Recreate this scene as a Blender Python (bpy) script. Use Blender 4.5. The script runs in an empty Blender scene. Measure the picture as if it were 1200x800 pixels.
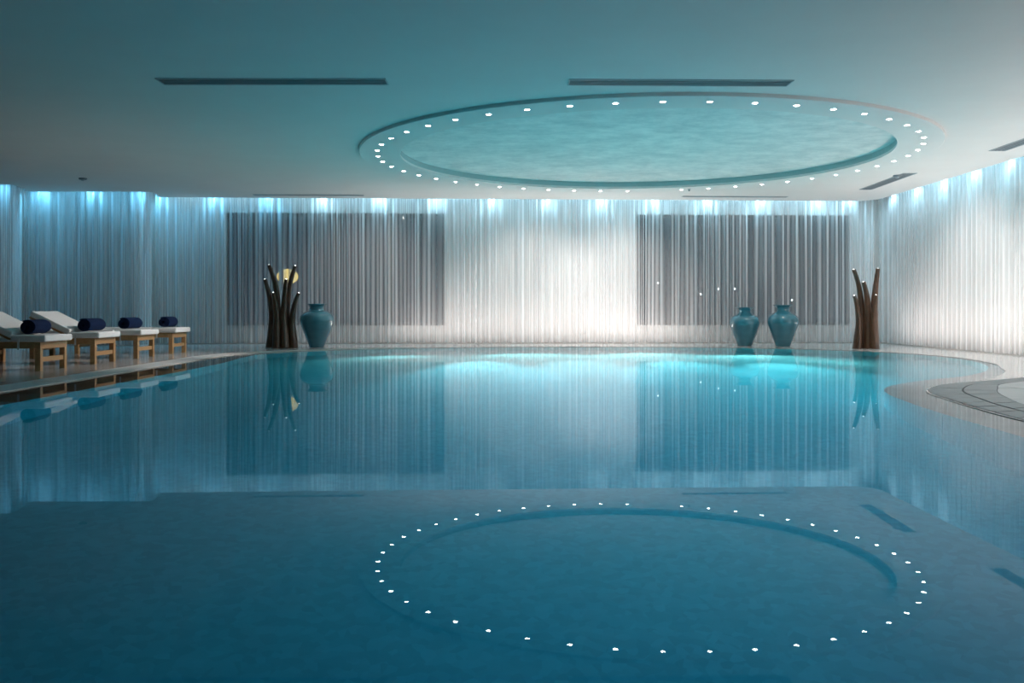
import bpy, bmesh, math, random
from mathutils import Vector, Matrix

random.seed(7)
PI = math.pi
S = bpy.context.scene
COL = S.collection

# ------------------------------------------------------------------ camera
# world: X to the right, Y into the room, Z up, water level at z = 0 (metres)
cam_d = bpy.data.cameras.new('camera')
cam_d.sensor_width = 36.0
cam_d.lens = 36.0 * 1110.0 / 1200.0
cam_d.shift_y = -38.0 / 1200.0
cam_d.clip_end = 200
cam = bpy.data.objects.new('camera', cam_d)
cam.location = (0, 0, 0.8)
cam.rotation_euler = (PI / 2, 0, 0)
COL.objects.link(cam)
S.camera = cam

# ------------------------------------------------------------------ world, exposure
world = bpy.data.worlds.new('night')
S.world = world
world.use_nodes = True
world.node_tree.nodes['Background'].inputs[0].default_value = (0.05, 0.09, 0.16, 1)
world.node_tree.nodes['Background'].inputs[1].default_value = 0.35
S.view_settings.view_transform = 'Standard'
S.view_settings.look = 'None'
S.view_settings.gamma = 1.0
S.view_settings.use_curve_mapping = False
S.view_settings.exposure = 0.08
S.cycles.max_bounces = 14
S.cycles.diffuse_bounces = 5
S.cycles.transparent_max_bounces = 24
S.cycles.transmission_bounces = 10
S.cycles.sample_clamp_indirect = 4.0
S.cycles.blur_glossy = 0.5

# light levels -------------------------------------------------------
SLOT_W = 32.0            # each spot in the curtain slot
SLOT_COL = (0.42, 0.80, 1.0)
SLOT_COL_LEFT = (0.15, 0.62, 1.0)
SLOT_FILL_W = 4.0            # watts per metre of the added fill strip in the slot
WARM_W = 285.0           # washers added on the curtain and loungers
WARM_COL = (1.0, 0.89, 0.84)
BASE_FILL_W = 9.5             # watts per metre of the added fill strip at the curtain foot
BASE_FILL_COL = (1.0, 0.90, 0.85)
BEAM_W = 6500.0          # added long narrow underwater beams
POOL_W = 500.0           # added underwater lamps
POOL_COL = (1.0, 0.97, 0.86)
RING_E = 60.0            # lens of a ring downlight


def spot(name, loc, target, power, col, angle, blend=0.5, radius=0.04):
    d = bpy.data.lights.new(name, 'SPOT')
    d.energy = power
    d.color = col
    d.spot_size = math.radians(angle)
    d.spot_blend = blend
    d.shadow_soft_size = radius
    o = bpy.data.objects.new(name, d)
    o.location = loc
    v = Vector(target) - Vector(loc)
    o.rotation_euler = v.to_track_quat('-Z', 'Y').to_euler()
    COL.objects.link(o)
    return o


H = 3.30      # ceiling
DECK = 0.006  # deck top
RC = (2.09, 15.45)  # ring centre

# back wall line through these two points (ceiling edge)
BL, BR = Vector((-7.83, 21.2)), Vector((8.0, 21.95))


def back(x, off=0.0):
    """point on the back ceiling edge at X=x, pushed off metres out of the room"""
    t = (x - BL.x) / (BR.x - BL.x)
    return Vector((x, BL.y + t * (BR.y - BL.y) + off))


# slot spots: positions where the photo shows a glow at the curtain top
SLOT = []
for px in (191, 254, 316, 379, 445, 512, 577, 642, 706, 768, 833, 898, 966, 1004):
    x = (px - 600) / 1110 * 21.6
    SLOT.append((x, back(x).y + 0.07, 0, 1))
for x in (-10.12, -9.02, -7.95):
    SLOT.append((x, 20.27, 0, 1))
for x in (-10.25, -11.5, -12.75, -13.9):
    SLOT.append((x, 19.07, 0, 1))
for k in range(13):
    SLOT.append((8.44, 21.2 - 1.25 * k, 1, 0))
for (x, y, dx, dy) in SLOT:
    spot('slot_light', (x, y, H + 0.115), (x + dx * 0.12, y + dy * 0.12, 0.9), SLOT_W * (1.05 if x < -5.5 else 1.0),
         SLOT_COL_LEFT if x < -5.5 else SLOT_COL, 160, 1.0, 0.02)

WASH = [(0.7, 19.35, 0.6, 21.7, 0.45, WARM_W, 86), (2.6, 19.45, 2.5, 21.8, 0.45, WARM_W, 86),
        (-2.6, 19.0, -3.4, 21.6, 0.4, 0.5 * WARM_W, 90), (5.3, 18.35, 5.6, 21.9, 0.4, 0.3 * WARM_W, 90),
        (6.0, 17.2, 8.5, 17.6, 0.7, 1.1 * WARM_W, 86), (6.2, 14.6, 8.5, 14.8, 0.7, 1.1 * WARM_W, 86), (5.9, 13.5, 8.5, 11.5, 0.7, WARM_W, 86),
        (-2.1, 15.2, -6.1, 13.4, 0.3, 1.9 * WARM_W, 44), (-2.1, 15.9, -6.1, 16.2, 0.3, 1.9 * WARM_W, 44)]
# added fill strip with no fixture, by default above the slot spots
def strip(a, b, col, w, z=H + 0.30, up=False):
    a = Vector((*a, z)); b = Vector((*b, z))
    d = bpy.data.lights.new('fill_strip', 'AREA')
    d.shape = 'RECTANGLE'
    d.size = (b - a).length
    d.size_y = 0.04
    d.energy = w * d.size
    d.color = col
    o = bpy.data.objects.new('fill_strip', d)
    o.location = (a + b) / 2
    o.rotation_euler = (PI if up else 0, 0, math.atan2(b.y - a.y, b.x - a.x))
    COL.objects.link(o)


for k in range(3):
    x0, x1 = (-7.7, -4.6, 1.8)[k], (-4.7, 1.7, 7.8)[k]
    strip(tuple(back(x0, 0.06)), tuple(back(x1, 0.06)), SLOT_COL, SLOT_FILL_W * (0.8 if k == 0 else 1))
strip((8.43, 20.9), (8.43, 13.0), SLOT_COL, SLOT_FILL_W)
strip((8.43, 12.9), (8.43, 5.0), SLOT_COL, SLOT_FILL_W)
strip((-10.1, 20.26), (-8.0, 20.26), SLOT_COL_LEFT, SLOT_FILL_W * 0.6)
strip((-14.0, 19.06), (-10.5, 19.06), SLOT_COL_LEFT, SLOT_FILL_W * 0.6)

# added fill strips facing up along the curtain foot, to brighten the ceiling
strip(tuple(back(-2.7, -0.36)), tuple(back(1.5, -0.36)), BASE_FILL_COL, BASE_FILL_W * 0.85, 0.03, True)
strip(tuple(back(1.6, -0.36)), tuple(back(3.9, -0.36)), BASE_FILL_COL, BASE_FILL_W * 1.2, 0.03, True)
strip((7.95, 20.8), (7.95, 12.5), BASE_FILL_COL, BASE_FILL_W, 0.03, True)
strip((7.95, 12.4), (7.95, 4.0), BASE_FILL_COL, BASE_FILL_W, 0.03, True)

# warm ceiling washers added without fixtures, aimed at the curtain and loungers
for (x, y, tx, ty, tz, w, cone) in WASH:
    spot('added_wash', (x, y, H - 0.08), (tx, ty, tz), w, WARM_COL, cone, 0.85, 0.03)

# unseen underwater lamps without fixtures, added for the pool glow
for (x, y, dx, dy, w) in ((-2.4, 18.7, 0.3, -1, 0.6), (0.2, 19.5, 0.1, -1, 1), (2.6, 19.6, 0, -1, 1), (4.8, 18.9, -0.2, -1, 1), (6.6, 16.2, -1, -0.3, 0.35)):
    v = Vector((dx, dy, 0)).normalized()
    spot('pool_glow', (x, y, -0.42), (x + v.x, y + v.y, -0.42 - 0.17), POOL_W * w, POOL_COL, 100, 0.7, 0.03)
for (x, y, tx) in ((-0.6, 19.5, -0.4), (1.1, 19.7, 1.1), (2.8, 19.6, 2.6), (4.5, 18.9, 3.9)):
    spot('pool_glow', (x, y, -0.38), (tx, 11.2, -1.5), BEAM_W, POOL_COL, 25, 1.0, 0.03)


# ------------------------------------------------------------------ helpers
def tag(o, label=None, cat=None, group=None, kind=None):
    if label: o['label'] = label
    if cat: o['category'] = cat
    if group: o['group'] = group
    if kind: o['kind'] = kind
    return o


def obj(name, bm, mat, parent=None, loc=None, smooth=False):
    me = bpy.data.meshes.new(name)
    bm.normal_update()
    bm.to_mesh(me)
    bm.free()
    if mat: me.materials.append(mat)
    if smooth:
        for p in me.polygons: p.use_smooth = True
    o = bpy.data.objects.new(name, me)
    COL.objects.link(o)
    if parent: o.parent = parent
    if loc: o.location = loc
    return o


def struct(name, bm, mat, parent=None, smooth=False):
    o = obj(name, bm, mat, parent, None, smooth)
    if parent is None: o['kind'] = 'structure'
    return o


def empty(name, loc=(0, 0, 0), rz=0.0):
    o = bpy.data.objects.new(name, None)
    o.empty_display_size = 0.1
    o.location = loc
    o.rotation_euler = (0, 0, rz)
    COL.objects.link(o)
    return o


def copy_tree(o, parent=None):
    c = o.copy()
    COL.objects.link(c)
    if parent: c.parent = parent
    for ch in list(o.children): copy_tree(ch, c)
    return c


def box(bm, x0, x1, y0, y1, z0, z1, bev=0.0, M=None):
    r = bmesh.ops.create_cube(bm, size=1.0)
    vs = r['verts']
    for v in vs:
        v.co = Vector(((x0 + x1) / 2 + v.co.x * (x1 - x0), (y0 + y1) / 2 + v.co.y * (y1 - y0),
                       (z0 + z1) / 2 + v.co.z * (z1 - z0)))
    if bev > 0:
        es = list({e for v in vs for e in v.link_edges})
        r = bmesh.ops.bevel(bm, geom=es, offset=bev, segments=2, affect='EDGES', profile=0.5)
        vs = list({v for f in r['faces'] for v in f.verts} | {v for v in vs if v.is_valid})
    if M is not None:
        for v in vs: v.co = M @ v.co
    return vs


def lathe(bm, prof, n=48, cx=0, cy=0):
    rings = []
    for (r, z) in prof:
        rings.append([bm.verts.new((cx + r * math.cos(2 * PI * k / n), cy + r * math.sin(2 * PI * k / n), z)) for k in range(n)])
    for a, b in zip(rings, rings[1:]):
        for k in range(n):
            bm.faces.new((a[k], a[(k + 1) % n], b[(k + 1) % n], b[k]))
    return rings


def catmull(pts, sub):
    """dense Catmull-Rom through tuples of any length"""
    out = []
    n = len(pts)
    for i in range(n - 1):
        p0 = pts[max(i - 1, 0)]; p1 = pts[i]; p2 = pts[i + 1]; p3 = pts[min(i + 2, n - 1)]
        for k in range(sub):
            t = k / sub
            out.append(tuple(0.5 * (2 * b + (c - a) * t + (2 * a - 5 * b + 4 * c - d) * t * t + (3 * b - a - 3 * c + d) * t ** 3)
                             for a, b, c, d in zip(p0, p1, p2, p3)))
    out.append(tuple(pts[-1]))
    return out


def smooth_profile(pts, sub=4):
    return catmull(pts, sub)


def poly_fill(bm, loops, z):
    """flat face set between an outer loop and hole loops, normal up"""
    edges, rings = [], []
    for lp in loops:
        vs = [bm.verts.new((p[0], p[1], z)) for p in lp]
        rings.append(vs)
        for a, b in zip(vs, vs[1:] + vs[:1]): edges.append(bm.edges.new((a, b)))
    r = bmesh.ops.triangle_fill(bm, use_beauty=True, use_dissolve=False, edges=edges, normal=(0, 0, 1))
    return rings


# ------------------------------------------------------------------ materials
def mat(name):
    m = bpy.data.materials.new(name)
    m.use_nodes = True
    nt = m.node_tree
    nt.nodes.clear()
    out = nt.nodes.new('ShaderNodeOutputMaterial')
    return m, nt, out


def noise_col(nt, scale, c1, c2, detail=4, stretch=(1, 1, 1), rough=0.6, coord='Object', lo=0.35, hi=0.65):
    tc = nt.nodes.new('ShaderNodeTexCoord')
    mp = nt.nodes.new('ShaderNodeMapping')
    mp.inputs['Scale'].default_value = stretch
    nt.links.new(tc.outputs[coord], mp.inputs[0])
    n = nt.nodes.new('ShaderNodeTexNoise')
    n.inputs['Scale'].default_value = scale
    n.inputs['Detail'].default_value = detail
    n.inputs['Roughness'].default_value = rough
    nt.links.new(mp.outputs[0], n.inputs['Vector'])
    cr = nt.nodes.new('ShaderNodeValToRGB')
    cr.color_ramp.elements[0].position = lo
    cr.color_ramp.elements[1].position = hi
    cr.color_ramp.elements[0].color = (*c1, 1)
    cr.color_ramp.elements[1].color = (*c2, 1)
    nt.links.new(n.outputs['Fac'], cr.inputs[0])
    return cr.outputs[0], n.outputs['Fac'], mp.outputs[0]


def pbr(name, c1, c2=None, rough=0.5, scale=8, stretch=(1, 1, 1), bump=0.0, metal=0.0, coat=0.0, spec=0.5, detail=4):
    m, nt, out = mat(name)
    b = nt.nodes.new('ShaderNodeBsdfPrincipled')
    col, fac, _ = noise_col(nt, scale, c1, c2 or tuple(0.88 * c for c in c1), detail, stretch)
    nt.links.new(col, b.inputs['Base Color'])
    b.inputs['Roughness'].default_value = rough
    b.inputs['Metallic'].default_value = metal
    b.inputs['Coat Weight'].default_value = coat
    b.inputs['Coat Roughness'].default_value = 0.04
    b.inputs['Specular IOR Level'].default_value = spec
    if bump > 0:
        bp = nt.nodes.new('ShaderNodeBump')
        bp.inputs['Strength'].default_value = bump
        bp.inputs['Distance'].default_value = 0.01
        nt.links.new(fac, bp.inputs['Height'])
        nt.links.new(bp.outputs[0], b.inputs['Normal'])
    nt.links.new(b.outputs[0], out.inputs[0])
    return m


def emissive(name, col, strength):
    m, nt, out = mat(name)
    e = nt.nodes.new('ShaderNodeEmission')
    e.inputs[0].default_value = (*col, 1)
    e.inputs[1].default_value = strength
    nt.links.new(e.outputs[0], out.inputs[0])
    return m


M_CEIL = pbr('ceiling_plaster', (0.86, 0.82, 0.80), (0.84, 0.80, 0.78), 0.85, 1.2, bump=0.0, spec=0.2)
M_WALL = pbr('wall_plaster', (0.80, 0.79, 0.77), (0.76, 0.75, 0.74), 0.9, 2.0, spec=0.2)
M_DARKWALL = pbr('dark_panelling', (0.10, 0.10, 0.11), (0.08, 0.08, 0.09), 0.6, 3)
M_ROOF = pbr('roof_concrete', (0.3, 0.3, 0.3), None, 0.9, 3)
M_VENTFRAME = pbr('vent_frame', (0.50, 0.53, 0.56), (0.47, 0.5, 0.53), 0.5, 6, metal=0.0)
M_VENTDARK = pbr('vent_cavity', (0.13, 0.15, 0.17), (0.11, 0.13, 0.15), 0.7, 6)
M_VENTSLAT = pbr('vent_slat', (0.24, 0.27, 0.30), (0.22, 0.25, 0.28), 0.5, 6)
M_PAINTEDMETAL = pbr('white_metal', (0.75, 0.76, 0.77), (0.72, 0.73, 0.74), 0.4, 10)
M_TEAK = pbr('teak', (0.46, 0.27, 0.12), (0.33, 0.18, 0.075), 0.5, 14, (1, 6, 6), 0.15)
M_CUSHION = pbr('cushion_canvas', (0.78, 0.78, 0.77), (0.72, 0.72, 0.72), 0.9, 60, bump=0.1, spec=0.2)
M_STRAP = pbr('strap_cloth', (0.70, 0.70, 0.69), None, 0.9, 60)
M_TOWEL = pbr('navy_terry', (0.010, 0.024, 0.072), (0.006, 0.014, 0.048), 0.95, 120, bump=0.6, spec=0.1)
M_VASE = pbr('teal_glaze', (0.036, 0.185, 0.245), (0.029, 0.16, 0.215), 0.2, 3, coat=1.0, stretch=(1, 1, 3))
M_WOOD = pbr('dark_wood', (0.095, 0.042, 0.018), (0.03, 0.013, 0.006), 0.35, 10, (6, 6, 0.8), 0.2, coat=0.3)
M_SOIL = pbr('terrace_ground', (0.05, 0.055, 0.06), (0.035, 0.04, 0.045), 0.9, 2)
M_POST = pbr('lamp_post', (0.03, 0.03, 0.03), None, 0.5, 5, metal=0.6)
M_RING_LENS = emissive('ring_lens', (1.0, 0.97, 0.94), RING_E)
M_SLOT_LENS = emissive('slot_lens', (0.75, 0.93, 1.0), 25)
M_TIP = emissive('tip_led', (1.0, 0.98, 0.95), 5)
M_GLOBE = emissive('warm_globe', (1.0, 0.70, 0.24), 1.7)


def stone(name, c1, c2, rough, joint=None, scale=3.0):
    """polished stone; joint = (tile width, tile length) draws thin flush joints"""
    m, nt, out = mat(name)
    b = nt.nodes.new('ShaderNodeBsdfPrincipled')
    col, fac, vec = noise_col(nt, scale, c1, c2, 6, (1, 1, 1), 0.65)
    if joint:
        br = nt.nodes.new('ShaderNodeTexBrick')
        br.offset = 0.0
        br.inputs['Scale'].default_value = 1.0
        br.inputs['Brick Width'].default_value = joint[0]
        br.inputs['Row Height'].default_value = joint[1]
        br.inputs['Mortar Size'].default_value = 0.006
        br.inputs['Color1'].default_value = (1, 1, 1, 1)
        br.inputs['Color2'].default_value = (0.88, 0.88, 0.88, 1)
        br.inputs['Mortar'].default_value = (0.5, 0.5, 0.5, 1)
        nt.links.new(vec, br.inputs['Vector'])
        mx = nt.nodes.new('ShaderNodeMix')
        mx.data_type = 'RGBA'
        mx.blend_type = 'MULTIPLY'
        mx.inputs[0].default_value = 1.0
        nt.links.new(col, mx.inputs[6])
        nt.links.new(br.outputs['Color'], mx.inputs[7])
        col = mx.outputs[2]
    nt.links.new(col, b.inputs['Base Color'])
    b.inputs['Roughness'].default_value = rough
    nt.links.new(b.outputs[0], out.inputs[0])
    return m


M_DECK = stone('deck_stone', (0.50, 0.46, 0.43), (0.42, 0.385, 0.365), 0.16, (0.8, 0.8))
M_COPING = stone('coping_stone', (0.66, 0.62, 0.58), (0.58, 0.545, 0.51), 0.35)
M_LEDGE = stone('ledge_stone', (0.62, 0.56, 0.54), (0.54, 0.49, 0.475), 0.5)
M_LEDGE_LEFT = stone('ledge_left_brown', (0.135, 0.10, 0.09), (0.10, 0.075, 0.068), 0.5)  # left ledge, coloured darker and browner than the rest
M_GUTTER = stone('gutter_stone', (0.34, 0.335, 0.335), (0.27, 0.266, 0.268), 0.38, None, 6)
M_SLAB = stone('slab_stone', (0.66, 0.64, 0.62), (0.58, 0.565, 0.55), 0.3)

# pool mosaic
m, nt, out = mat('pool_mosaic')
b = nt.nodes.new('ShaderNodeBsdfPrincipled')
col, fac, vec = noise_col(nt, 0.8, (0.27, 0.70, 0.68), (0.235, 0.645, 0.635), 5)
vo = nt.nodes.new('ShaderNodeTexVoronoi')
vo.inputs['Scale'].default_value = 22
nt.links.new(vec, vo.inputs['Vector'])
cr = nt.nodes.new('ShaderNodeValToRGB')
cr.color_ramp.elements[0].color = (0.84, 0.84, 0.84, 1)
cr.color_ramp.elements[1].color = (1, 1, 1, 1)
sx = nt.nodes.new('ShaderNodeSeparateColor')
nt.links.new(vo.outputs['Color'], sx.inputs[0])
nt.links.new(sx.outputs[0], cr.inputs[0])
mx = nt.nodes.new('ShaderNodeMix'); mx.data_type = 'RGBA'; mx.blend_type = 'MULTIPLY'; mx.inputs[0].default_value = 1
nt.links.new(col, mx.inputs[6]); nt.links.new(cr.outputs[0], mx.inputs[7])
nt.links.new(mx.outputs[2], b.inputs['Base Color'])
b.inputs['Roughness'].default_value = 0.6
nt.links.new(b.outputs[0], out.inputs[0])
M_POOL = m

# water: reflection over refraction, blue absorption inside
m, nt, out = mat('water')
fr = nt.nodes.new('ShaderNodeFresnel'); fr.inputs['IOR'].default_value = 1.33
mr = nt.nodes.new('ShaderNodeMath'); mr.operation = 'MULTIPLY'; mr.inputs[1].default_value = 0.74
gl = nt.nodes.new('ShaderNodeBsdfGlossy'); gl.inputs['Roughness'].default_value = 0.0
gl.inputs['Color'].default_value = (0.97, 0.99, 1.0, 1)
rf = nt.nodes.new('ShaderNodeBsdfRefraction'); rf.inputs['IOR'].default_value = 1.33; rf.inputs['Roughness'].default_value = 0.0
mix = nt.nodes.new('ShaderNodeMixShader')
pw = nt.nodes.new('ShaderNodeMath'); pw.operation = 'POWER'; pw.inputs[1].default_value = 1.3
nt.links.new(fr.outputs[0], pw.inputs[0]); nt.links.new(pw.outputs[0], mr.inputs[0])
nt.links.new(mr.outputs[0], mix.inputs[0]); nt.links.new(rf.outputs[0], mix.inputs[1]); nt.links.new(gl.outputs[0], mix.inputs[2])
nt.links.new(mix.outputs[0], out.inputs['Surface'])
va = nt.nodes.new('ShaderNodeVolumeAbsorption')
va.inputs['Color'].default_value = (0.03, 0.775, 0.935, 1)
va.inputs['Density'].default_value = 0.28
nt.links.new(va.outputs[0], out.inputs['Volume'])
M_WATER = m

# sheer curtain: more opaque where the cloth turns away
m, nt, out = mat('sheer_voile')
lw = nt.nodes.new('ShaderNodeLayerWeight'); lw.inputs['Blend'].default_value = 0.5
cr = nt.nodes.new('ShaderNodeValToRGB')
cr.color_ramp.elements[0].position = 0.0; cr.color_ramp.elements[0].color = (0.26, 0.26, 0.26, 1)
cr.color_ramp.elements[1].position = 0.48; cr.color_ramp.elements[1].color = (0.97, 0.97, 0.97, 1)
nt.links.new(lw.outputs['Facing'], cr.inputs[0])
df = nt.nodes.new('ShaderNodeBsdfDiffuse'); df.inputs[0].default_value = (0.86, 0.86, 0.87, 1)
tl = nt.nodes.new('ShaderNodeBsdfTranslucent'); tl.inputs[0].default_value = (0.86, 0.86, 0.87, 1)
ms = nt.nodes.new('ShaderNodeMixShader'); ms.inputs[0].default_value = 0.42
nt.links.new(df.outputs[0], ms.inputs[1]); nt.links.new(tl.outputs[0], ms.inputs[2])
tr = nt.nodes.new('ShaderNodeBsdfTransparent')
m2 = nt.nodes.new('ShaderNodeMixShader')
nt.links.new(cr.outputs[0], m2.inputs[0]); nt.links.new(tr.outputs[0], m2.inputs[1]); nt.links.new(ms.outputs[0], m2.inputs[2])
nt.links.new(m2.outputs[0], out.inputs[0])
M_SHEER = m

# window glass
m, nt, out = mat('window_glass')
fr = nt.nodes.new('ShaderNodeFresnel'); fr.inputs['IOR'].default_value = 1.5
gl = nt.nodes.new('ShaderNodeBsdfGlossy'); gl.inputs['Roughness'].default_value = 0.02
tr = nt.nodes.new('ShaderNodeBsdfTransparent'); tr.inputs[0].default_value = (0.75, 0.8, 0.8, 1)
ms = nt.nodes.new('ShaderNodeMixShader')
nt.links.new(fr.outputs[0], ms.inputs[0]); nt.links.new(tr.outputs[0], ms.inputs[1]); nt.links.new(gl.outputs[0], ms.inputs[2])
nt.links.new(ms.outputs[0], out.inputs[0])
M_GLASS = m

# dome: hand-mottled teal plaster
m, nt, out = mat('mottled_teal_plaster')
b = nt.nodes.new('ShaderNodeBsdfPrincipled')
col, fac, _ = noise_col(nt, 2.2, (0.60, 0.66, 0.66), (0.92, 0.92, 0.90), 9, (1, 1.0, 1), 0.72, lo=0.32, hi=0.66)
nt.links.new(col, b.inputs['Base Color'])
b.inputs['Roughness'].default_value = 0.8
nt.links.new(b.outputs[0], out.inputs[0])
M_DOME = m
M_RISER = pbr('riser_paint', (0.42, 0.55, 0.56), (0.40, 0.53, 0.54), 0.8, 3)

# ------------------------------------------------------------------ room shell
# pool outline: (water edge x, y, deep edge x, y) pairs
PAIRS = [(-4.87, 1.0, -4.30, 1.0), (-4.87, 3.5, -4.30, 3.5), (-4.87, 6, -4.30, 6), (-4.87, 8.5, -4.29, 8.5), (-4.87, 11, -4.28, 11), (-4.87, 14, -4.30, 13.8),
         (-4.87, 15.8, -4.45, 15.6), (-4.65, 16.9, -4.45, 16.8), (-4.0, 17.9, -3.9, 17.82), (-3.2, 18.6, -3.12, 18.52),
         (-2, 19.3, -1.97, 19.2), (-.3, 19.85, -.3, 19.75), (1.5, 20.0, 1.5, 19.9), (3.2, 19.85, 3.2, 19.75),
         (5, 19.3, 4.95, 19.2), (6.3, 18.4, 6.2, 18.3), (7.0, 17.3, 6.9, 17.25), (7.3, 16, 7.2, 16),
         (7.25, 14.8, 7.15, 14.8), (6.95, 13.6, 6.82, 13.65), (6.65, 12.9, 6.48, 12.9), (6.3, 12.1, 6.05, 12.15),
         (5.8, 11.3, 5.4, 11.35), (5.2, 10.55, 4.8, 10.85), (4.6, 10.05, 4.3, 10.35), (4.2, 9.55, 3.85, 9.75),
         (3.95, 9.0, 3.6, 9.1), (3.82, 8.3, 3.45, 8.3), (3.72, 7.6, 3.35, 7.5), (3.64, 6.7, 3.27, 6.5),
         (3.6, 5, 3.2, 5), (3.6, 3, 3.2, 3), (3.6, 1, 3.2, 1)]
PP = catmull(PAIRS, 5)
WL = [(p[0], p[1]) for p in PP]
BLP = [(p[2], p[3]) for p in PP]
WATER_LOOP = WL
RX0, RX1, RY0, RY1 = -14.8, 8.95, -7.0, 23.2

# deck
bm = bmesh.new()
outer = [(RX0, RY0), (RX1 + 0.3, RY0), (RX1 + 0.3, RY1), (RX0, RY1)]
rings = poly_fill(bm, [outer, WL], DECK)
for a, bb in zip(rings[1], rings[1][1:] + rings[1][:1]):
    va_, vb_ = bm.verts.new((a.co.x, a.co.y, -0.06)), bm.verts.new((bb.co.x, bb.co.y, -0.06))
    bm.faces.new((a, bb, vb_, va_))
struct('floor', bm, M_DECK)

# ledges just under the water, and the deep basin
N = len(PP)
cut = 7 * 5 + 2


def ledge(i0, i1, m, name):
    bm = bmesh.new()
    prev = None
    for i in range(i0, i1 + 1):
        a = bm.verts.new((*WL[i], -0.030)); c = bm.verts.new((*BLP[i], -0.075))
        d = bm.verts.new((*BLP[i], -0.085))
        if prev:
            bm.faces.new((prev[0], prev[1], c, a)); bm.faces.new((prev[1], prev[2], d, c))
        prev = (a, c, d)
    return struct(name, bm, m)


ledge(0, cut, M_LEDGE_LEFT, 'trim_1')
ledge(cut, N - 1, M_LEDGE, 'trim_2')
bm = bmesh.new()
rings = poly_fill(bm, [BLP], -1.5)
top = [bm.verts.new((p[0], p[1], -0.08)) for p in BLP]
bot = rings[0]
for i in range(N):
    j = (i + 1) % N
    bm.faces.new((bot[i], bot[j], top[j], top[i]))
# near end of the ledges
struct('pool_basin', bm, M_POOL)
# the water
bm = bmesh.new()
r1 = poly_fill(bm, [WL], 0.0)[0]
r2 = poly_fill(bm, [WL], -1.6)[0]
for i in range(N):
    j = (i + 1) % N
    bm.faces.new((r1[i], r1[j], r2[j], r2[i]))
bmesh.ops.recalc_face_normals(bm, faces=bm.faces[:])
struct('water', bm, M_WATER)

# ceiling with slot along the curtain
EDGE = [(RX0, 19.0), (-10.6, 19.0), (-10.12, 19.02), (-10.05, 19.12), (-10.2, 19.9), (-10.38, 20.12), (-10.2, 20.2), (-8.2, 20.2), (-7.78, 20.22), (-7.7, 20.32), (-7.78, 20.9), (-7.92, 21.15), (-7.6, 21.21)]
e_back = [tuple(back(x)) for x in (-4, 0, 4, 7.5)]
arc = [(8.37 - 0.55 + 0.55 * math.sin(t), 21.4 + 0.56 * math.cos(t)) for t in [PI / 2 * k / 6 for k in range(1, 7)]]
EDGE = EDGE + e_back + arc + [(8.37, 15), (8.37, 5), (8.37, RY0)]
loop = EDGE + [(RX0, RY0)]
bm = bmesh.new()
hole = [(RC[0] + 4.0 * math.cos(2 * PI * k / 72), RC[1] + 4.0 * math.sin(2 * PI * k / 72)) for k in range(72)]
rings = poly_fill(bm, [loop, hole], H)
for i in range(len(EDGE) - 1):
    a, bb = rings[0][i], rings[0][i + 1]
    bm.faces.new((a, bb, bm.verts.new((bb.co.x, bb.co.y, H + 0.4)), bm.verts.new((a.co.x, a.co.y, H + 0.4))))
struct('ceiling', bm, M_CEIL)
bm = bmesh.new()
box(bm, RX0 - 0.2, RX1 + 0.5, RY0 - 0.2, RY1 + 0.2, H + 0.4, H + 0.6)
struct('roof', bm, M_ROOF)

# hanging ring and painted dome
bm = bmesh.new()
lathe(bm, [(3.99, H + 0.02), (3.90, H + 0.02), (3.885, H - 0.046), (4.52, H - 0.046), (4.53, H - 0.040), (4.53, H + 0.001)], 180, *RC)
struct('trim_3', bm, M_CEIL)
bm = bmesh.new()
lathe(bm, [(3.895, H - 0.03), (3.895, H + 0.085)], 180, *RC)
riser = struct('trim_4', bm, M_RISER)
bm = bmesh.new()
rg = lathe(bm, [(3.97, H + 0.085), (3.3, H + 0.10), (2.2, H + 0.13), (1.1, H + 0.15), (0.02, H + 0.155)], 96, *RC)
bm.faces.new(rg[-1])
struct('dome', bm, M_DOME, smooth=True)


# walls. back wall in the frame of its own line
bd = (BR - BL).normalized()
bn = Vector((-bd.y, bd.x))          # out of the room
MB = Matrix(((bd.x, bn.x, 0, BL.x), (bd.y, bn.y, 0, BL.y), (0, 0, 1, 0), (0, 0, 0, 1)))


def bu(px):  # local u along the back wall for a photo column at the wall plane
    # ray (px-600)/1110 = X/Y with wall at offset 0.5
    k = (px - 600) / 1110
    o = BL + bn * 0.5
    u = (k * o.y - o.x) / (bd.x - k * bd.y)
    return u


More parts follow.
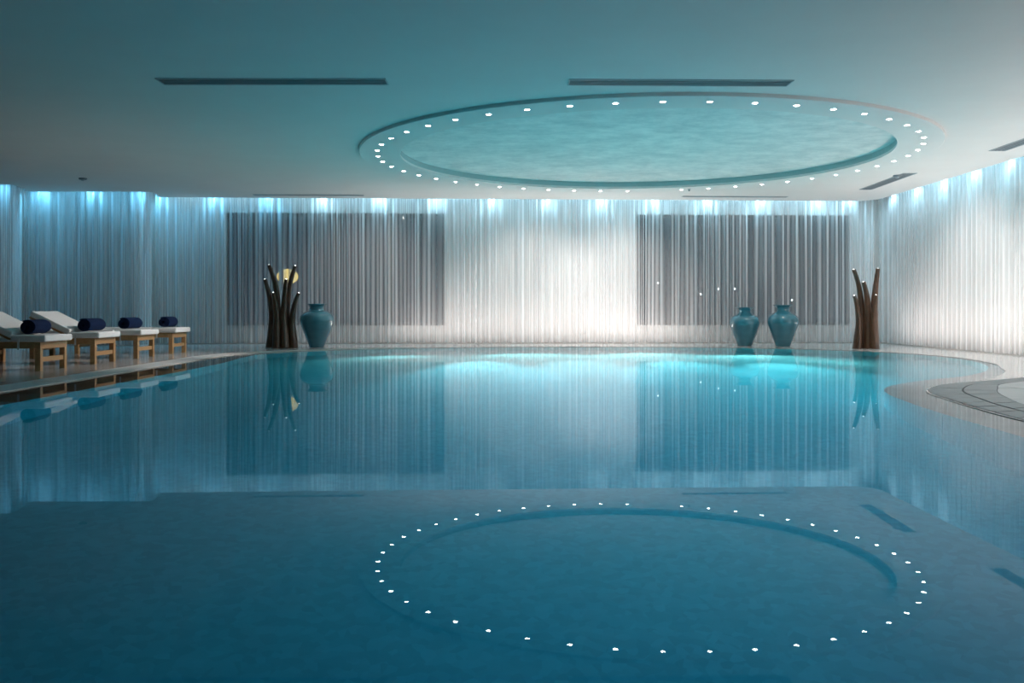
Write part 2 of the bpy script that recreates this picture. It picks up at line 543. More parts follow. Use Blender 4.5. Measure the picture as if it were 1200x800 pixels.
WIN = [(bu(264), bu(521)), (bu(746), bu(996))]
ZS, ZT = 0.42, 3.02
bm = bmesh.new()
U0, U1 = -0.7, (BR - BL).length + 1.0
Z1 = H + 0.4
box(bm, U0, WIN[0][0], 0.5, 0.75, 0, Z1, M=MB)
box(bm, WIN[0][1], WIN[1][0], 0.5, 0.75, 0, Z1, M=MB)
box(bm, WIN[1][1], U1, 0.5, 0.75, 0, Z1, M=MB)
for (a, c) in WIN:
    box(bm, a, c, 0.5, 0.75, 0, ZS, M=MB)
    box(bm, a, c, 0.5, 0.75, ZT, Z1, M=MB)
struct('wall_back', bm, M_WALL)
for k, (a, c) in enumerate(WIN):
    w = empty('window_%d' % (k + 1)); w['kind'] = 'structure'
    n = 4
    bm = bmesh.new()
    box(bm, a, c, 0.60, 0.68, ZS, ZS + 0.07, M=MB); box(bm, a, c, 0.60, 0.68, ZT - 0.07, ZT, M=MB)
    for j in range(n + 1):
        u = a + (c - a) * j / n
        box(bm, max(a, u - 0.035), min(c, u + 0.035), 0.60, 0.68, ZS + 0.07, ZT - 0.07, M=MB)
    obj('window_frame', bm, M_DARKWALL, w)
    for j in range(n):
        u0 = a + (c - a) * j / n + 0.03; u1 = a + (c - a) * (j + 1) / n - 0.03
        bm = bmesh.new()
        box(bm, u0, u1, 0.636, 0.644, ZS + 0.06, ZT - 0.06, M=MB)
        obj('pane', bm, M_GLASS, w)
    bm = bmesh.new()
    box(bm, a - 0.04, c + 0.04, 0.46, 0.60, ZS - 0.03, ZS + 0.0, 0.006, M=MB)
    obj('window_sill', bm, M_WALL, w)
bm = bmesh.new()
box(bm, 8.88, 9.1, RY0, 22.6, 0, Z1)
struct('wall_right', bm, M_WALL)
bm = bmesh.new()
box(bm, RX0, -10.55, 19.5, 19.7, 0, Z1)
box(bm, -10.75, -10.55, 19.7, 20.75, 0, Z1)
box(bm, -10.75, -8.25, 20.7, 20.9, 0, Z1)
box(bm, -8.42, -8.22, 20.9, 22.0, 0, Z1)
struct('wall_left_alcove', bm, M_WALL)['kind'] = 'structure'
bm = bmesh.new()
box(bm, RX0 - 0.2, RX0, RY0, 19.7, 0, Z1)
struct('wall_left', bm, M_DARKWALL)
bm = bmesh.new()
box(bm, RX0 - 0.2, RX1 + 0.2, RY0 - 0.2, RY0, 0, Z1)
struct('wall_front', bm, M_DARKWALL)
# terrace outside the windows
bm = bmesh.new()
box(bm, -20, 22, 22.7, 40, -0.2, -0.05)
struct('ground', bm, M_SOIL)


# ------------------------------------------------------------------ curtains
def curtain(path, label, seed, z0=0.03, z1=H + 0.22, amp=0.038, wl=0.165):
    """sheer panel along a polyline; irregular pleats"""
    rnd = random.Random(seed)
    # resample path
    pts = [Vector(p) for p in path]
    seg = [(b_ - a_).length for a_, b_ in zip(pts, pts[1:])]
    L = sum(seg)
    step = 0.018
    n = int(L / step)

    def at(s):
        for a_, b_, l in zip(pts, pts[1:], seg):
            if s <= l or b_ is pts[-1]:
                return a_.lerp(b_, s / l), (b_ - a_).normalized()
            s -= l
    # pleat phase: random wavelengths, random depths
    ph, depth, s = [], [], 0.0
    cur = 0.0
    cuts = [0.0]
    while cuts[-1] < L + 1: cuts.append(cuts[-1] + wl * rnd.uniform(0.55, 1.5))
    amps = [amp * rnd.uniform(0.65, 1.3) for _ in cuts]
    shear = [rnd.uniform(-0.03, 0.03) for _ in cuts]
    rows = [z0, 0.35, 0.8, 1.4, 2.1, 2.7, 3.1, z1]
    bm = bmesh.new()
    grid = []
    for r, z in enumerate(rows):
        t = (z - z0) / (z1 - z0)
        line = []
        ci = 0
        for i in range(n + 1):
            s = L * i / n
            ss = s
            while ci < len(cuts) - 2 and ss >= cuts[ci + 1]: ci += 1
            f = (ss - cuts[ci]) / (cuts[ci + 1] - cuts[ci])
            off = amps[ci] * (math.sin(2 * PI * f)) * (0.75 + 0.35 * (1 - t))
            off += 0.010 * math.sin(ss * 41.0 + seed) * t
            p, d = at(min(s + shear[ci] * math.sin(PI * f) * (1 - t), L))
            nrm = Vector((-d.y, d.x))
            q = p + nrm * off
            line.append(bm.verts.new((q.x, q.y, z)))
        grid.append(line)
    for a_, b_ in zip(grid, grid[1:]):
        for i in range(n): bm.faces.new((a_[i], a_[i + 1], b_[i + 1], b_[i]))
    o = obj('sheer_curtain', bm, M_SHEER, smooth=True)
    tag(o, label, 'curtain', 'sheer curtains around the pool hall')
    return o


CO = 0.19
curtain([(-14.7, 19.2), (-10.5, 19.2), (-10.27, 19.28), (-10.36, 19.85), (-10.45, 20.1)], 'white sheer curtain at the far left end, ahead of the alcove', 3)
curtain([(-10.5, 20.39), (-8.2, 20.39), (-7.96, 20.45), (-7.98, 20.85), (-8.05, 21.05)], 'bluish white sheer curtain in the alcove behind the loungers', 5)
curtain([(-8.05, 21.40), tuple(back(-7.5, CO)), tuple(back(3.06, CO))], 'long white sheer curtain behind the left window and the single vase', 11)
arc2 = [(8.56 - 0.5 + 0.5 * math.sin(t), 21.62 + 0.5 * math.cos(t)) for t in [PI / 2 * k / 5 for k in range(0, 6)]]
curtain([tuple(back(3.085, CO)), tuple(back(7.6, CO))] + arc2[1:3] + [tuple(Vector(arc2[2]).lerp(Vector(arc2[3]), 0.55))], 'white sheer curtain over the right window behind the vase pair', 17)
curtain([tuple(Vector(arc2[3]).lerp(Vector(arc2[4]), 0.15))] + arc2[4:] + [(8.56, 5.0)], 'white sheer curtain along the right side wall', 23, amp=0.035)

# slot spot fixtures just above the ceiling edge
src = empty('slot_spotlight')
bm = bmesh.new(); lathe(bm, [(0.0, 0.14), (0.034, 0.14), (0.036, 0.13), (0.036, 0.0), (0.031, 0.0), (0.029, 0.012), (0.0, 0.012)], 16)
obj('housing', bm, M_PAINTEDMETAL, src)
bm = bmesh.new(); lathe(bm, [(0.029, 0.004), (0.0, 0.002)], 16)
obj('lens', bm, M_SLOT_LENS, src)
bm = bmesh.new(); lathe(bm, [(0.008, 0.13), (0.008, 0.272)], 8); obj('stem', bm, M_PAINTEDMETAL, src)
for i, (x, y, dx, dy) in enumerate(SLOT):
    o = src if i == 0 else copy_tree(src)
    o.location = (x - dx * 0.005, y - dy * 0.005, H + 0.13)
    tag(o, 'small glowing spotlight in the ceiling slot above the sheer curtain', 'spotlight', 'spotlights in the curtain slot')

# ------------------------------------------------------------------ ring downlights
src = empty('ring_downlight')
bm = bmesh.new(); lathe(bm, [(0.045, 0.004), (0.047, -0.004), (0.038, -0.006), (0.034, 0.0)], 20)
obj('trim_ring', bm, M_PAINTEDMETAL, src)
bm = bmesh.new(); rg = lathe(bm, [(0.031, -0.003), (0.018, -0.008), (0.002, -0.009)], 20); bm.faces.new(rg[-1])
obj('lens', bm, M_RING_LENS, src)
n = 0
for k in range(48):
    ang = PI / 2 + 2 * PI * (k + 0.45) / 48
    if k == 46: continue
    o = src if n == 0 else copy_tree(src)
    n += 1
    o.location = (RC[0] + 4.25 * math.cos(ang), RC[1] + 4.25 * math.sin(ang), H - 0.0462)
    tag(o, 'small bright round downlight in the white ceiling ring', 'downlight', 'downlights in the ceiling ring')


# ------------------------------------------------------------------ vents and detectors
def vent(x, y, L, W, rz, label, rows=2):
    v = empty('ceiling_vent', (x, y, H), rz)
    tag(v, label, 'vent', 'linear ceiling vents')
    bm = bmesh.new()
    t = 0.014
    for s in (-1, 1):
        box(bm, -L / 2, L / 2, s * (W / 2 - t / 2) - t / 2, s * (W / 2 - t / 2) + t / 2, -0.010, 0.02)
        box(bm, s * (L / 2 - t / 2) - t / 2, s * (L / 2 - t / 2) + t / 2, -W / 2, W / 2, -0.010, 0.02)
    obj('frame', bm, M_VENTFRAME, v)
    bm = bmesh.new(); box(bm, -L / 2 + t, L / 2 - t, -W / 2 + t, W / 2 - t, -0.003, 0.004)
    obj('backing', bm, M_VENTDARK, v)
    ns = 4
    for k in range(ns):
        yy = -W / 2 + t + (W - 2 * t) * (k + 0.5) / ns
        bm = bmesh.new(); box(bm, -L / 2 + t, L / 2 - t, yy - 0.012, yy + 0.012, -0.008, -0.001)
        obj('slat', bm, M_VENTSLAT, v)
    return v


vent(-2.62, 10.40, 2.50, 0.27, 0.0, 'long dark linear vent on the left half of the ceiling')
vent(1.85, 10.45, 2.46, 0.27, 0.02, 'long dark linear vent in front of the hanging ceiling ring')
vent(-4.45, 20.75, 2.40, 0.16, 0.045, 'thin linear vent near the curtain over the left window')
vent(4.95, 21.05, 2.36, 0.16, 0.045, 'thin linear vent near the curtain over the right window')
vent(7.35, 18.60, 2.4, 0.26, PI / 2 - 0.03, 'slanting linear vent by the far right of the ring')
vent(7.62, 13.75, 2.4, 0.26, PI / 2 - 0.03, 'linear vent cut by the right edge of the photo')


def detector(x, y, label, r=0.06):
    d = empty('smoke_detector', (x, y, H))
    tag(d, label, 'detector')
    bm = bmesh.new(); lathe(bm, [(r, 0.002), (r, -0.018), (r * 0.8, -0.03), (0.0, -0.03)], 20)
    obj('base', bm, M_VENTSLAT, d)
    bm = bmesh.new(); lathe(bm, [(r * 0.45, -0.028), (r * 0.4, -0.05), (0.0, -0.052)], 16)
    obj('sensor', bm, M_VENTFRAME, d)


detector(-8.2, 18.1, 'small round smoke detector on the ceiling above the loungers', 0.075)
detector(7.2, 17.7, 'small round smoke detector beside the slanting right vent', 0.075)
s_ = empty('sprinkler_head', (RC[0] + 4.25 * math.cos(1.2), RC[1] + 4.25 * math.sin(1.2), H - 0.046))
tag(s_, 'tiny dark sprinkler head on the far side of the ceiling ring', 'sprinkler')
bm = bmesh.new(); lathe(bm, [(0.035, 0.001), (0.03, -0.008), (0.0, -0.009)], 16); obj('escutcheon', bm, M_VENTSLAT, s_)
bm = bmesh.new(); lathe(bm, [(0.010, -0.006), (0.010, -0.03), (0.022, -0.032), (0.022, -0.036), (0.0, -0.036)], 12); obj('deflector', bm, M_VENTDARK, s_)

# ------------------------------------------------------------------ pool edge stones
def pieces(pairs, length, name, m, parent, z0, z1, gap=0.006, seed=1):
    """stones between two edge curves given as (ox, oy, ix, iy) rows"""
    rnd = random.Random(seed)
    P = catmull(pairs, 12)
    acc, start, k = 0.0, 0, 0
    for i in range(1, len(P)):
        mx0 = ((P[i][0] + P[i][2]) / 2, (P[i][1] + P[i][3]) / 2); mx1 = ((P[i - 1][0] + P[i - 1][2]) / 2, (P[i - 1][1] + P[i - 1][3]) / 2)
        acc += math.hypot(mx0[0] - mx1[0], mx0[1] - mx1[1])
        if acc >= length or i == len(P) - 1:
            A, B_ = P[start], P[i]
            mid = P[(start + i) // 2]
            z = z1 + rnd.uniform(-0.0012, 0.0012)
            g = gap / max(acc, 0.01)
            rows = []
            for (Q, t) in ((A, g), (mid, 0), (B_, -g)):
                a = Vector((Q[0], Q[1])); c = Vector((Q[2], Q[3]))
                if t > 0: a = a.lerp(Vector(mid[0:2]), t); c = c.lerp(Vector(mid[2:4]), t)
                if t < 0: a = a.lerp(Vector(mid[0:2]), -t); c = c.lerp(Vector(mid[2:4]), -t)
                w = (c - a).length
                e = gap * 0.5 / w
                rows.append((a.lerp(c, e), a.lerp(c, 1 - e)))
            bm = bmesh.new()
            tv = [[bm.verts.new((p.x, p.y, z)) for p in r] for r in rows]
            bv = [[bm.verts.new((p.x, p.y, z0)) for p in r] for r in rows]
            for q in range(2):
                bm.faces.new((tv[q][0], tv[q][1], tv[q + 1][1], tv[q + 1][0]))
                for s in (0, 1): bm.faces.new((tv[q][s], tv[q + 1][s], bv[q + 1][s], bv[q][s]))
            bm.faces.new((tv[0][0], tv[0][1], bv[0][1], bv[0][0])); bm.faces.new((tv[2][0], tv[2][1], bv[2][1], bv[2][0]))
            bmesh.ops.recalc_face_normals(bm, faces=bm.faces[:])
            obj(name, bm, m, parent)
            acc, start = 0.0, i
            k += 1
    return k


cop = empty('coping'); cop['kind'] = 'structure'
CP = []
for (x, y, bx, by) in PAIRS[1:11]:
    CP.append([x, y])
out_ = []
for i, (x, y) in enumerate(CP):
    a = Vector(CP[max(i - 1, 0)]); c = Vector(CP[min(i + 1, len(CP) - 1)])
    d = (c - a).normalized(); nn = Vector((-d.y, d.x))
    out_.append((x - 0.004 * nn.x * -1, y, x + nn.x * 0.43, y + nn.y * 0.43))
pieces(out_, 0.62, 'coping_stone', M_COPING, cop, 0.0, DECK + 0.006, 0.008, 3)

BAND = [(3.6, 1.5, 4.2, 1.5), (3.6, 5, 4.2, 5), (3.66, 6.7, 4.2, 6.9), (3.74, 7.6, 4.24, 7.8), (3.84, 8.3, 4.42, 8.45), (3.97, 9.0, 4.62, 9.0),
        (4.22, 9.55, 4.85, 9.45), (4.62, 10.05, 5.1, 9.9), (5.2, 10.45, 5.45, 10.25), (5.93, 10.96, 6.05, 10.7), (7, 11.5, 7.1, 11.2), (8.3, 12.0, 8.35, 11.7)]
gut = empty('gutter_kerb'); gut['kind'] = 'structure'
bm = bmesh.new()
prev = None
for p in catmull(BAND, 8):
    a = bm.verts.new((p[0] + 0.01 * (p[2] - p[0]), p[1] + 0.01 * (p[3] - p[1]), DECK + 0.0012)); c = bm.verts.new((p[2], p[3], DECK + 0.0012))
    if prev: bm.faces.new((prev[0], prev[1], c, a))
    prev = (a, c)
bmesh.ops.recalc_face_normals(bm, faces=bm.faces[:])
obj('gutter_bed', bm, M_POST, gut)
row1 = [(a, b_, a + (c - a) * 0.5, b_ + (d - b_) * 0.5) for (a, b_, c, d) in BAND]
row2 = [(a + (c - a) * 0.5, b_ + (d - b_) * 0.5, c, d) for (a, b_, c, d) in BAND]
pieces(row1, 0.34, 'gutter_stone', M_GUTTER, gut, 0.0, DECK + 0.004, 0.020, 5)
pieces(row2, 0.40, 'gutter_stone', M_GUTTER, gut, 0.0, DECK + 0.006, 0.020, 6)

# light slabs inside the gutter
inner = [(p[2], p[3]) for p in catmull(BAND, 4)] + [(8.36, 1.5)]


def clip(poly, axis, lim, keep_less):
    out = []
    for a, b_ in zip(poly, poly[1:] + poly[:1]):
        ina = (a[axis] <= lim) == keep_less; inb = (b_[axis] <= lim) == keep_less
        if ina: out.append(a)
        if ina != inb:
            t = (lim - a[axis]) / (b_[axis] - a[axis])
            out.append((a[0] + (b_[0] - a[0]) * t, a[1] + (b_[1] - a[1]) * t))
    return out


pav = empty('paving'); pav['kind'] = 'structure'
SZ = 1.15
for ix in range(8):
    for iy in range(10):
        x0 = 3.9 + ix * SZ; y0 = 1.4 + iy * SZ
        g = 0.007
        q = inner
        q = clip(q, 0, x0 + g, False); q = clip(q, 0, x0 + SZ - g, True) if q else q
        q = clip(q, 1, y0 + g, False) if q else q; q = clip(q, 1, y0 + SZ - g, True) if q else q
        if len(q) < 3: continue
        ar = abs(sum(a[0] * b_[1] - b_[0] * a[1] for a, b_ in zip(q, q[1:] + q[:1]))) / 2
        if ar < 0.02: continue
        clean = []
        for p in q:
            if not clean or math.hypot(p[0] - clean[-1][0], p[1] - clean[-1][1]) > 1e-3: clean.append(p)
        if math.hypot(clean[0][0] - clean[-1][0], clean[0][1] - clean[-1][1]) < 1e-3: clean.pop()
        z = DECK + 0.005 + random.uniform(-0.0008, 0.0008)
        bm = bmesh.new()
        tv = [bm.verts.new((p[0], p[1], z)) for p in clean]; bv = [bm.verts.new((p[0], p[1], 0.0)) for p in clean]
        bm.faces.new(tv)
        for i in range(len(tv)):
            j = (i + 1) % len(tv); bm.faces.new((tv[i], bv[i], bv[j], tv[j]))
        bmesh.ops.recalc_face_normals(bm, faces=bm.faces[:])
        obj('paving_slab', bm, M_SLAB, pav)


# ------------------------------------------------------------------ loungers
def make_lounger(raised):
    """foot end at local x = 0, head towards -x, width along y (0 .. 0.70)"""
    r = empty('sun_lounger')
    W = 0.72; L = 1.95; zt = 0.375
    for (x, y) in ((-0.085, 0.035), (-0.085, W - 0.035), (-1.75, 0.035), (-1.75, W - 0.035)):
        bm = bmesh.new(); box(bm, x - 0.035, x + 0.035, y - 0.035, y + 0.035, 0, zt - 0.09, 0.004); obj('leg', bm, M_TEAK, r)
    for (x, nm) in ((-0.085, 'stretcher'), (-1.75, 'stretcher')):
        bm = bmesh.new(); box(bm, x - 0.02, x + 0.02, 0.07, W - 0.07, 0.12, 0.18, 0.004); obj(nm, bm, M_TEAK, r)
    for x0 in (-0.12, -1.785):
        bm = bmesh.new(); box(bm, x0, x0 + 0.07, 0, W, zt - 0.09, zt - 0.005, 0.004); obj('apron', bm, M_TEAK, r)
    for y in (0.0, W - 0.03):
        bm = bmesh.new(); box(bm, -L, -0.05 - 0.07, y, y + 0.03, zt - 0.085, zt, 0.004); obj('side_rail', bm, M_TEAK, r)
    for k in range(16):
        x = -0.13 - k * 0.117
        bm = bmesh.new(); box(bm, x - 0.085, x, 0.03, W - 0.03, zt - 0.03, zt - 0.004); obj('slat', bm, M_TEAK, r)

    def pad(x0, x1, M=None):
        bm = bmesh.new()
        box(bm, x0, x1, -0.02, W + 0.02, 0, 0.088, 0.022, M)
        return bm
    hinge = -0.43
    obj('seat_cushion', pad(hinge + 0.005, 0.02, Matrix.Translation((0, 0, zt))), M_CUSHION, r)
    if raised:
        obj('bed_cushion', pad(-L, hinge - 0.01, Matrix.Translation((0, 0, zt)) @ Matrix.Diagonal((1, 1, 0.35, 1))), M_CUSHION, r)
        Mb = Matrix.Translation((hinge, 0, zt + 0.045)) @ Matrix.Rotation(math.radians(26), 4, 'Y')
        obj('back_cushion', pad(-0.62, 0.0, Mb), M_CUSHION, r)
        bm = bmesh.new()
        box(bm, -0.62, 0.0, 0.0, 0.04, -0.03, -0.002, 0.004, Mb); box(bm, -0.62, 0.0, W - 0.04, W, -0.03, -0.002, 0.004, Mb)
        for k in range(5): box(bm, -0.61 + k * 0.125, -0.53 + k * 0.125, 0.04, W - 0.04, -0.025, -0.004, 0, Mb)
        bf = obj('back_frame', bm, M_TEAK, r)
        Mp = Matrix.Translation((hinge - 0.38, 0, zt - 0.01)) @ Matrix.Rotation(math.radians(-14), 4, 'Y')
        bm = bmesh.new(); box(bm, -0.015, 0.015, 0.05, 0.08, 0, 0.20, 0, Mp); box(bm, -0.015, 0.015, W - 0.08, W - 0.05, 0, 0.20, 0, Mp)
        obj('back_prop', bm, M_TEAK, bf)
    else:
        obj('back_cushion', pad(-L, hinge - 0.005, Matrix.Translation((0, 0, zt))), M_CUSHION, r)
    for x in (-0.32, -0.40):
        bm = bmesh.new(); box(bm, x - 0.012, x + 0.012, -0.028, -0.020, zt - 0.10, zt + 0.05, 0.0, Matrix.Rotation(0.0, 4, 'Y')); obj('tie_strap', bm, M_STRAP, r)
        break
    return r


def make_towel(seed):
    rnd = random.Random(seed)
    turns, n = 3.6, 110
    R0, R1 = 0.022, 0.088
    L = 0.46
    ctr = []
    for i in range(n + 1):
        t = i / n
        a = 2 * PI * turns * t - PI * 0.5
        rr = R0 + (R1 - R0) * t
        rr *= 1 + 0.015 * math.sin(3 * a + seed)
        ctr.append((rr * math.cos(a) * 1.06, rr * math.sin(a) * 0.94))
    th = 0.0072
    bm = bmesh.new()
    rows = []
    ys = [0, 0.012, L * 0.3, L * 0.7, L - 0.012, L]
    for k, y in enumerate(ys):
        w = 1.0
        ring = []
        hw = th if k not in (0, len(ys) - 1) else th * 0.55
        for side in (1, -1):
            seq = range(n + 1) if side == 1 else range(n, -1, -1)
            for i in seq:
                a = Vector(ctr[max(i - 1, 0)]); c = Vector(ctr[min(i + 1, n)])
                d = (c - a).normalized(); nn = Vector((d.y, -d.x))
                p = Vector(ctr[i]) + nn * hw * side
                jit = 0.004 * math.sin(i * 0.23 + seed) * (1 if k in (0, 1) else -1)
                ring.append(bm.verts.new((p.x, y + (jit if k in (0, 1, len(ys) - 1, len(ys) - 2) else 0), p.y)))
        rows.append(ring)
    m_ = len(rows[0])
    for a, c in zip(rows, rows[1:]):
        for i in range(m_): bm.faces.new((a[i], a[(i + 1) % m_], c[(i + 1) % m_], c[i]))
    for ring in (rows[0], rows[-1]):
        h = n + 1
        for i in range(n): bm.faces.new((ring[i], ring[i + 1], ring[m_ - 2 - i], ring[m_ - 1 - i]))
    bmesh.ops.recalc_face_normals(bm, faces=bm.faces[:])
    return obj('rolled_towel', bm, M_TOWEL, smooth=True)


LOUNGERS = [(12.05, True, 'white cushioned teak lounger nearest the camera, cut by the left edge', 'navy rolled towel on the nearest lounger at the left edge'),
            (13.62, True, 'teak lounger whose raised backrest shows whole, second from the camera', 'navy rolled towel on the second lounger beside its raised backrest'),
            (15.18, False, 'flat white-topped teak lounger, third from the camera', 'navy rolled towel on the third lounger from the camera'),
            (16.74, False, 'flat white-topped teak lounger farthest from the camera', 'navy rolled towel on the farthest lounger, nearest the dark sculpture')]
for i, (y, up, lab, tl_) in enumerate(LOUNGERS):
    r = make_lounger(up)
    r.location = (-5.95, y, DECK)
    tag(r, lab, 'lounger', 'teak loungers along the pool edge')
    t = make_towel(i + 1)
    t.scale = (1.1, 1.06, 1.1)
    t.location = ((-6.22, -6.215, -6.27, -6.20)[i], y + 0.10 + 0.015 * (i % 2), DECK + 0.375 + 0.088 + 0.0985)
    t.rotation_euler = (0, 0, (0.06, -0.04, -0.05, 0.03)[i])
    tag(t, tl_, 'towel', 'rolled towels on the loungers')


# ------------------------------------------------------------------ vases
def vase(x, y, prof, h, w, label):
    """prof: (half width fraction, height fraction) bottom to top"""
    pts = [(r * w / 2, z * h) for r, z in prof]
    sm = smooth_profile(pts, 5)
    inner_ = [(max(r - 0.022, 0.02), z) for r, z in reversed(sm) if z > 0.25 * h]
    bm = bmesh.new()
    rg = lathe(bm, [(0.001, 0.0)] + sm + [(sm[-1][0] - 0.010, sm[-1][1] + 0.008)] + inner_ + [(0.001, 0.24 * h)], 56)
    bmesh.ops.recalc_face_normals(bm, faces=bm.faces[:])
    o = obj('floor_vase', bm, M_VASE, None, (x, y, DECK), True)
    tag(o, label, 'vase')
    return o


PA = [(0.40, 0.0), (0.43, 0.012), (0.55, 0.12), (0.72, 0.28), (0.89, 0.44), (0.985, 0.57), (1.0, 0.645), (0.93, 0.735), (0.74, 0.805), (0.50, 0.845), (0.435, 0.885), (0.44, 0.925), (0.50, 0.962), (0.58, 0.985), (0.60, 0.99)]
PB = [(0.45, 0.0), (0.48, 0.012), (0.60, 0.13), (0.77, 0.29), (0.90, 0.43), (0.98, 0.53), (1.0, 0.60), (0.95, 0.69), (0.80, 0.765), (0.55, 0.815), (0.40, 0.86), (0.385, 0.90), (0.43, 0.94), (0.60, 0.978), (0.70, 0.988)]
PC = [(0.43, 0.0), (0.46, 0.012), (0.58, 0.13), (0.75, 0.29), (0.89, 0.43), (0.98, 0.53), (1.0, 0.59), (0.95, 0.68), (0.80, 0.755), (0.55, 0.815), (0.395, 0.855), (0.375, 0.89), (0.42, 0.935), (0.57, 0.975), (0.65, 0.988)]
vase(-4.07, 19.75, PA, 0.905, 0.705, 'teal glazed vase with short collar standing beside the left sculpture')
vase(5.05, 20.55, PB, 0.835, 0.65, 'shorter teal glazed vase of the right pair, with wide flared lip')
vase(5.78, 20.2, PC, 0.885, 0.66, 'taller teal glazed vase of the right pair, nearer the dark sculpture')


# ------------------------------------------------------------------ branch sculptures
def sculpture(x, y, branches, label, scale):
    """branches: list of control points (u, v, depth) in metres from the base centre, with tip and base radius"""
    r = empty('branch_sculpture', (x, y, DECK))
    tag(r, label, 'sculpture')
    for pts, r0, r1 in branches:
        P = catmull(pts, 8)
        n = len(P)
        bm = bmesh.new()
        K = 14
        rings = []
        for i, p in enumerate(P):
            t = i / (n - 1)
            a = Vector(P[max(i - 1, 0)]); c = Vector(P[min(i + 1, n - 1)])
            d = (c - a).normalized() if i > 0 else Vector((0, 0, 1))
            rad = r1 + (r0 - r1) * (1 - t) ** 1.25
            ux = d.orthogonal().normalized() if abs(d.z) < 0.1 else (Vector((1, 0, 0)) - d * d.x).normalized()
            uy = d.cross(ux)
            ring = []
            for k in range(K):
                an = 2 * PI * k / K
                q = Vector(p) + (ux * math.cos(an) + uy * math.sin(an)) * rad * (1 + 0.05 * math.sin(3 * an + 5 * t))
                if i == 0: q.z = 0.0
                ring.append(bm.verts.new(q))
            rings.append(ring)
        for a, c in zip(rings, rings[1:]):
            for k in range(K): bm.faces.new((a[k], a[(k + 1) % K], c[(k + 1) % K], c[k]))
        bm.faces.new(rings[-1]); bm.faces.new(rings[0][::-1])
        br = obj('branch', bm, M_WOOD, r, None, True)
        tip = Vector(P[-1]); d = (Vector(P[-1]) - Vector(P[-2])).normalized()
        bm = bmesh.new()
        rg = lathe(bm, [(0.011, -0.002), (0.011, 0.006), (0.007, 0.012), (0.002, 0.014)], 12); bm.faces.new(rg[-1])
        Mx = Matrix.Translation(tip) @ d.to_track_quat('Z', 'Y').to_matrix().to_4x4()
        for v in bm.verts: v.co = Mx @ v.co
        tl2 = obj('tip_light', bm, M_TIP, br)
        tl2['label'] = 'small white light on the cut tip'
    return r


def zoomed(px0, py0, base, d, lst):
    """measured outline points (6.667x crops) to metres about the base"""
    out = []
    for pts, r0, r1, dep in lst:
        q = []
        for i, (zx, zy) in enumerate(pts):
            t = i / (len(pts) - 1)
            q.append(((zx / 6.667 + px0 - base[0]) / 1110 * d, dep * (1 + 0.3 * t), (base[1] - (zy / 6.667 + py0)) / 1110 * d))
        q[0] = (q[0][0], q[0][1], 0.0)
        out.append((q, r0, r1))
    return out


BS1 = (331.0, 407.7)
left = zoomed(280, 300, BS1, 19.43, [
    ([(272, 718), (278, 600), (288, 440), (283, 280), (258, 170), (222, 70)], 0.10, 0.040, 0.10),
    ([(247, 718), (256, 600), (262, 480), (248, 350), (228, 260), (205, 184)], 0.10, 0.036, -0.02),
    ([(304, 718), (306, 600), (306, 500), (299, 410), (290, 340), (281, 288)], 0.105, 0.034, -0.10),
    ([(372, 718), (362, 600), (360, 480), (372, 330), (396, 190), (428, 76)], 0.10, 0.040, 0.10),
    ([(366, 718), (360, 600), (354, 500), (361, 380), (370, 270), (379, 184)], 0.105, 0.038, -0.08),
    ([(426, 718), (420, 620), (414, 530), (426, 430), (444, 350), (468, 290)], 0.095, 0.036, 0.0)])
sculpture((BS1[0] - 600) / 1110 * 19.43, 19.43, left, 'dark wooden branch sculpture with lit tips beside the single vase', 1)
BS2 = (1015.5, 408.7)
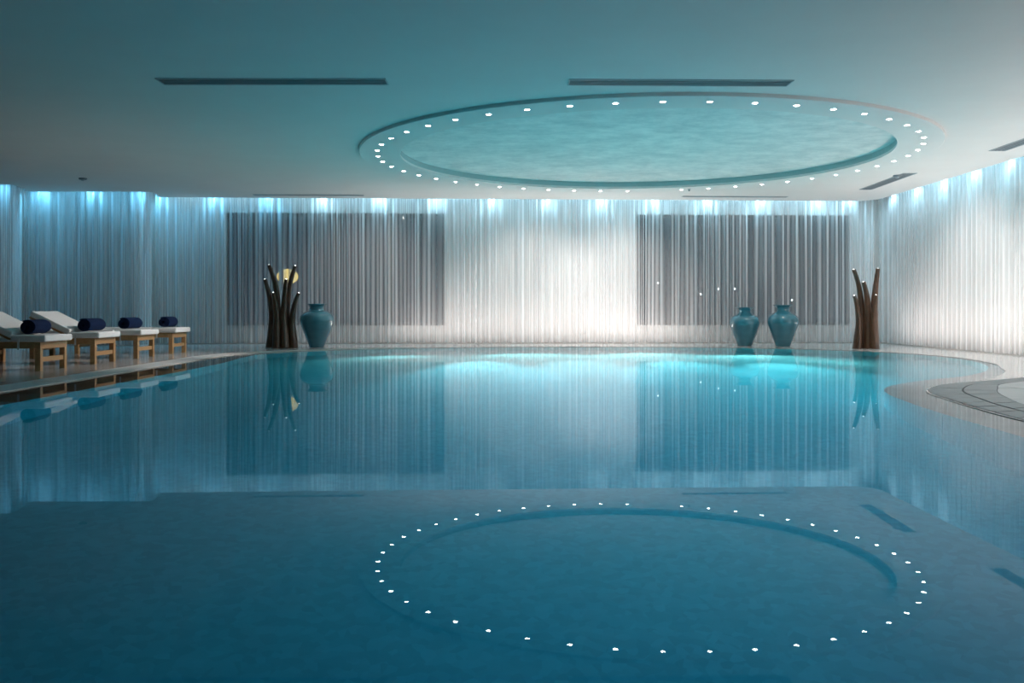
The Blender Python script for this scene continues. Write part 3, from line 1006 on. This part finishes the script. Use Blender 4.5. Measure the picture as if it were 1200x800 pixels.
right = zoomed(980, 300, BS2, 19.05, [
    ([(222, 718), (218, 600), (213, 450), (206, 330), (188, 210), (155, 106)], 0.10, 0.038, 0.10),
    ([(250, 718), (250, 600), (249, 480), (243, 370), (232, 280), (212, 204)], 0.105, 0.042, 0.0),
    ([(163, 718), (170, 620), (173, 540), (166, 450), (153, 370), (137, 312)], 0.095, 0.034, -0.02),
    ([(308, 718), (306, 600), (306, 450), (313, 320), (326, 210), (342, 100)], 0.11, 0.040, 0.08),
    ([(318, 718), (312, 600), (310, 480), (316, 370), (328, 290), (344, 214)], 0.10, 0.030, 0.14),
    ([(284, 718), (278, 620), (275, 540), (279, 450), (285, 370), (291, 308)], 0.105, 0.036, -0.10)])
sculpture((BS2[0] - 600) / 1110 * 19.05, 19.05, right, 'dark wooden branch sculpture with lit tips by the right corner', 1)

# ------------------------------------------------------------------ garden lamp seen through the sheer
gx, gy = (337 - 600) / 1110 * 24.2, 24.2
g = empty('garden_lamp', (gx, gy, -0.05))
tag(g, 'warm yellow garden lamp glowing outside the left window', 'lamp')
bm = bmesh.new(); lathe(bm, [(0.0, 0.0), (0.09, 0.0), (0.09, 0.03), (0.03, 0.05), (0.025, 1.52), (0.06, 1.54), (0.0, 1.55)], 16); obj('post', bm, M_POST, g)
bm = bmesh.new(); bmesh.ops.create_uvsphere(bm, u_segments=20, v_segments=12, radius=0.15, matrix=Matrix.Translation((0, 0, 1.68)) @ Matrix.Diagonal((1.8, 1.8, 1.3, 1))); obj('globe', bm, M_GLOBE, g, None, True)

M_GLINT = emissive('white_glint', (0.95, 0.97, 1.0), 7)  # added glowing dots and stakes in place of lamp reflections in the panes
first = None
for i, (px, py, d) in enumerate(((771, 333, 25.0), (842, 340, 25.6), (861, 340, 24.8), (928, 353, 25.2), (821, 346, 26.0))):
    z = 0.8 + (362 - py) / 1110 * d + 0.05
    g = empty('pane_glint', ((px - 600) / 1110 * d, d, -0.05))
    tag(g, 'tiny white glowing dot in place of a lamp reflection in the right window', 'lamp', 'reflection dots beyond the right window')
    bm = bmesh.new(); lathe(bm, [(0.0, 0.0), (0.012, 0.0), (0.010, z), (0.03, z + 0.01), (0.0, z + 0.012)], 10); obj('stake', bm, M_POST, g)
    bm = bmesh.new(); bmesh.ops.create_uvsphere(bm, u_segments=12, v_segments=8, radius=0.024, matrix=Matrix.Translation((0, 0, z + 0.034))); obj('glint_dot', bm, M_GLINT, g, None, True)
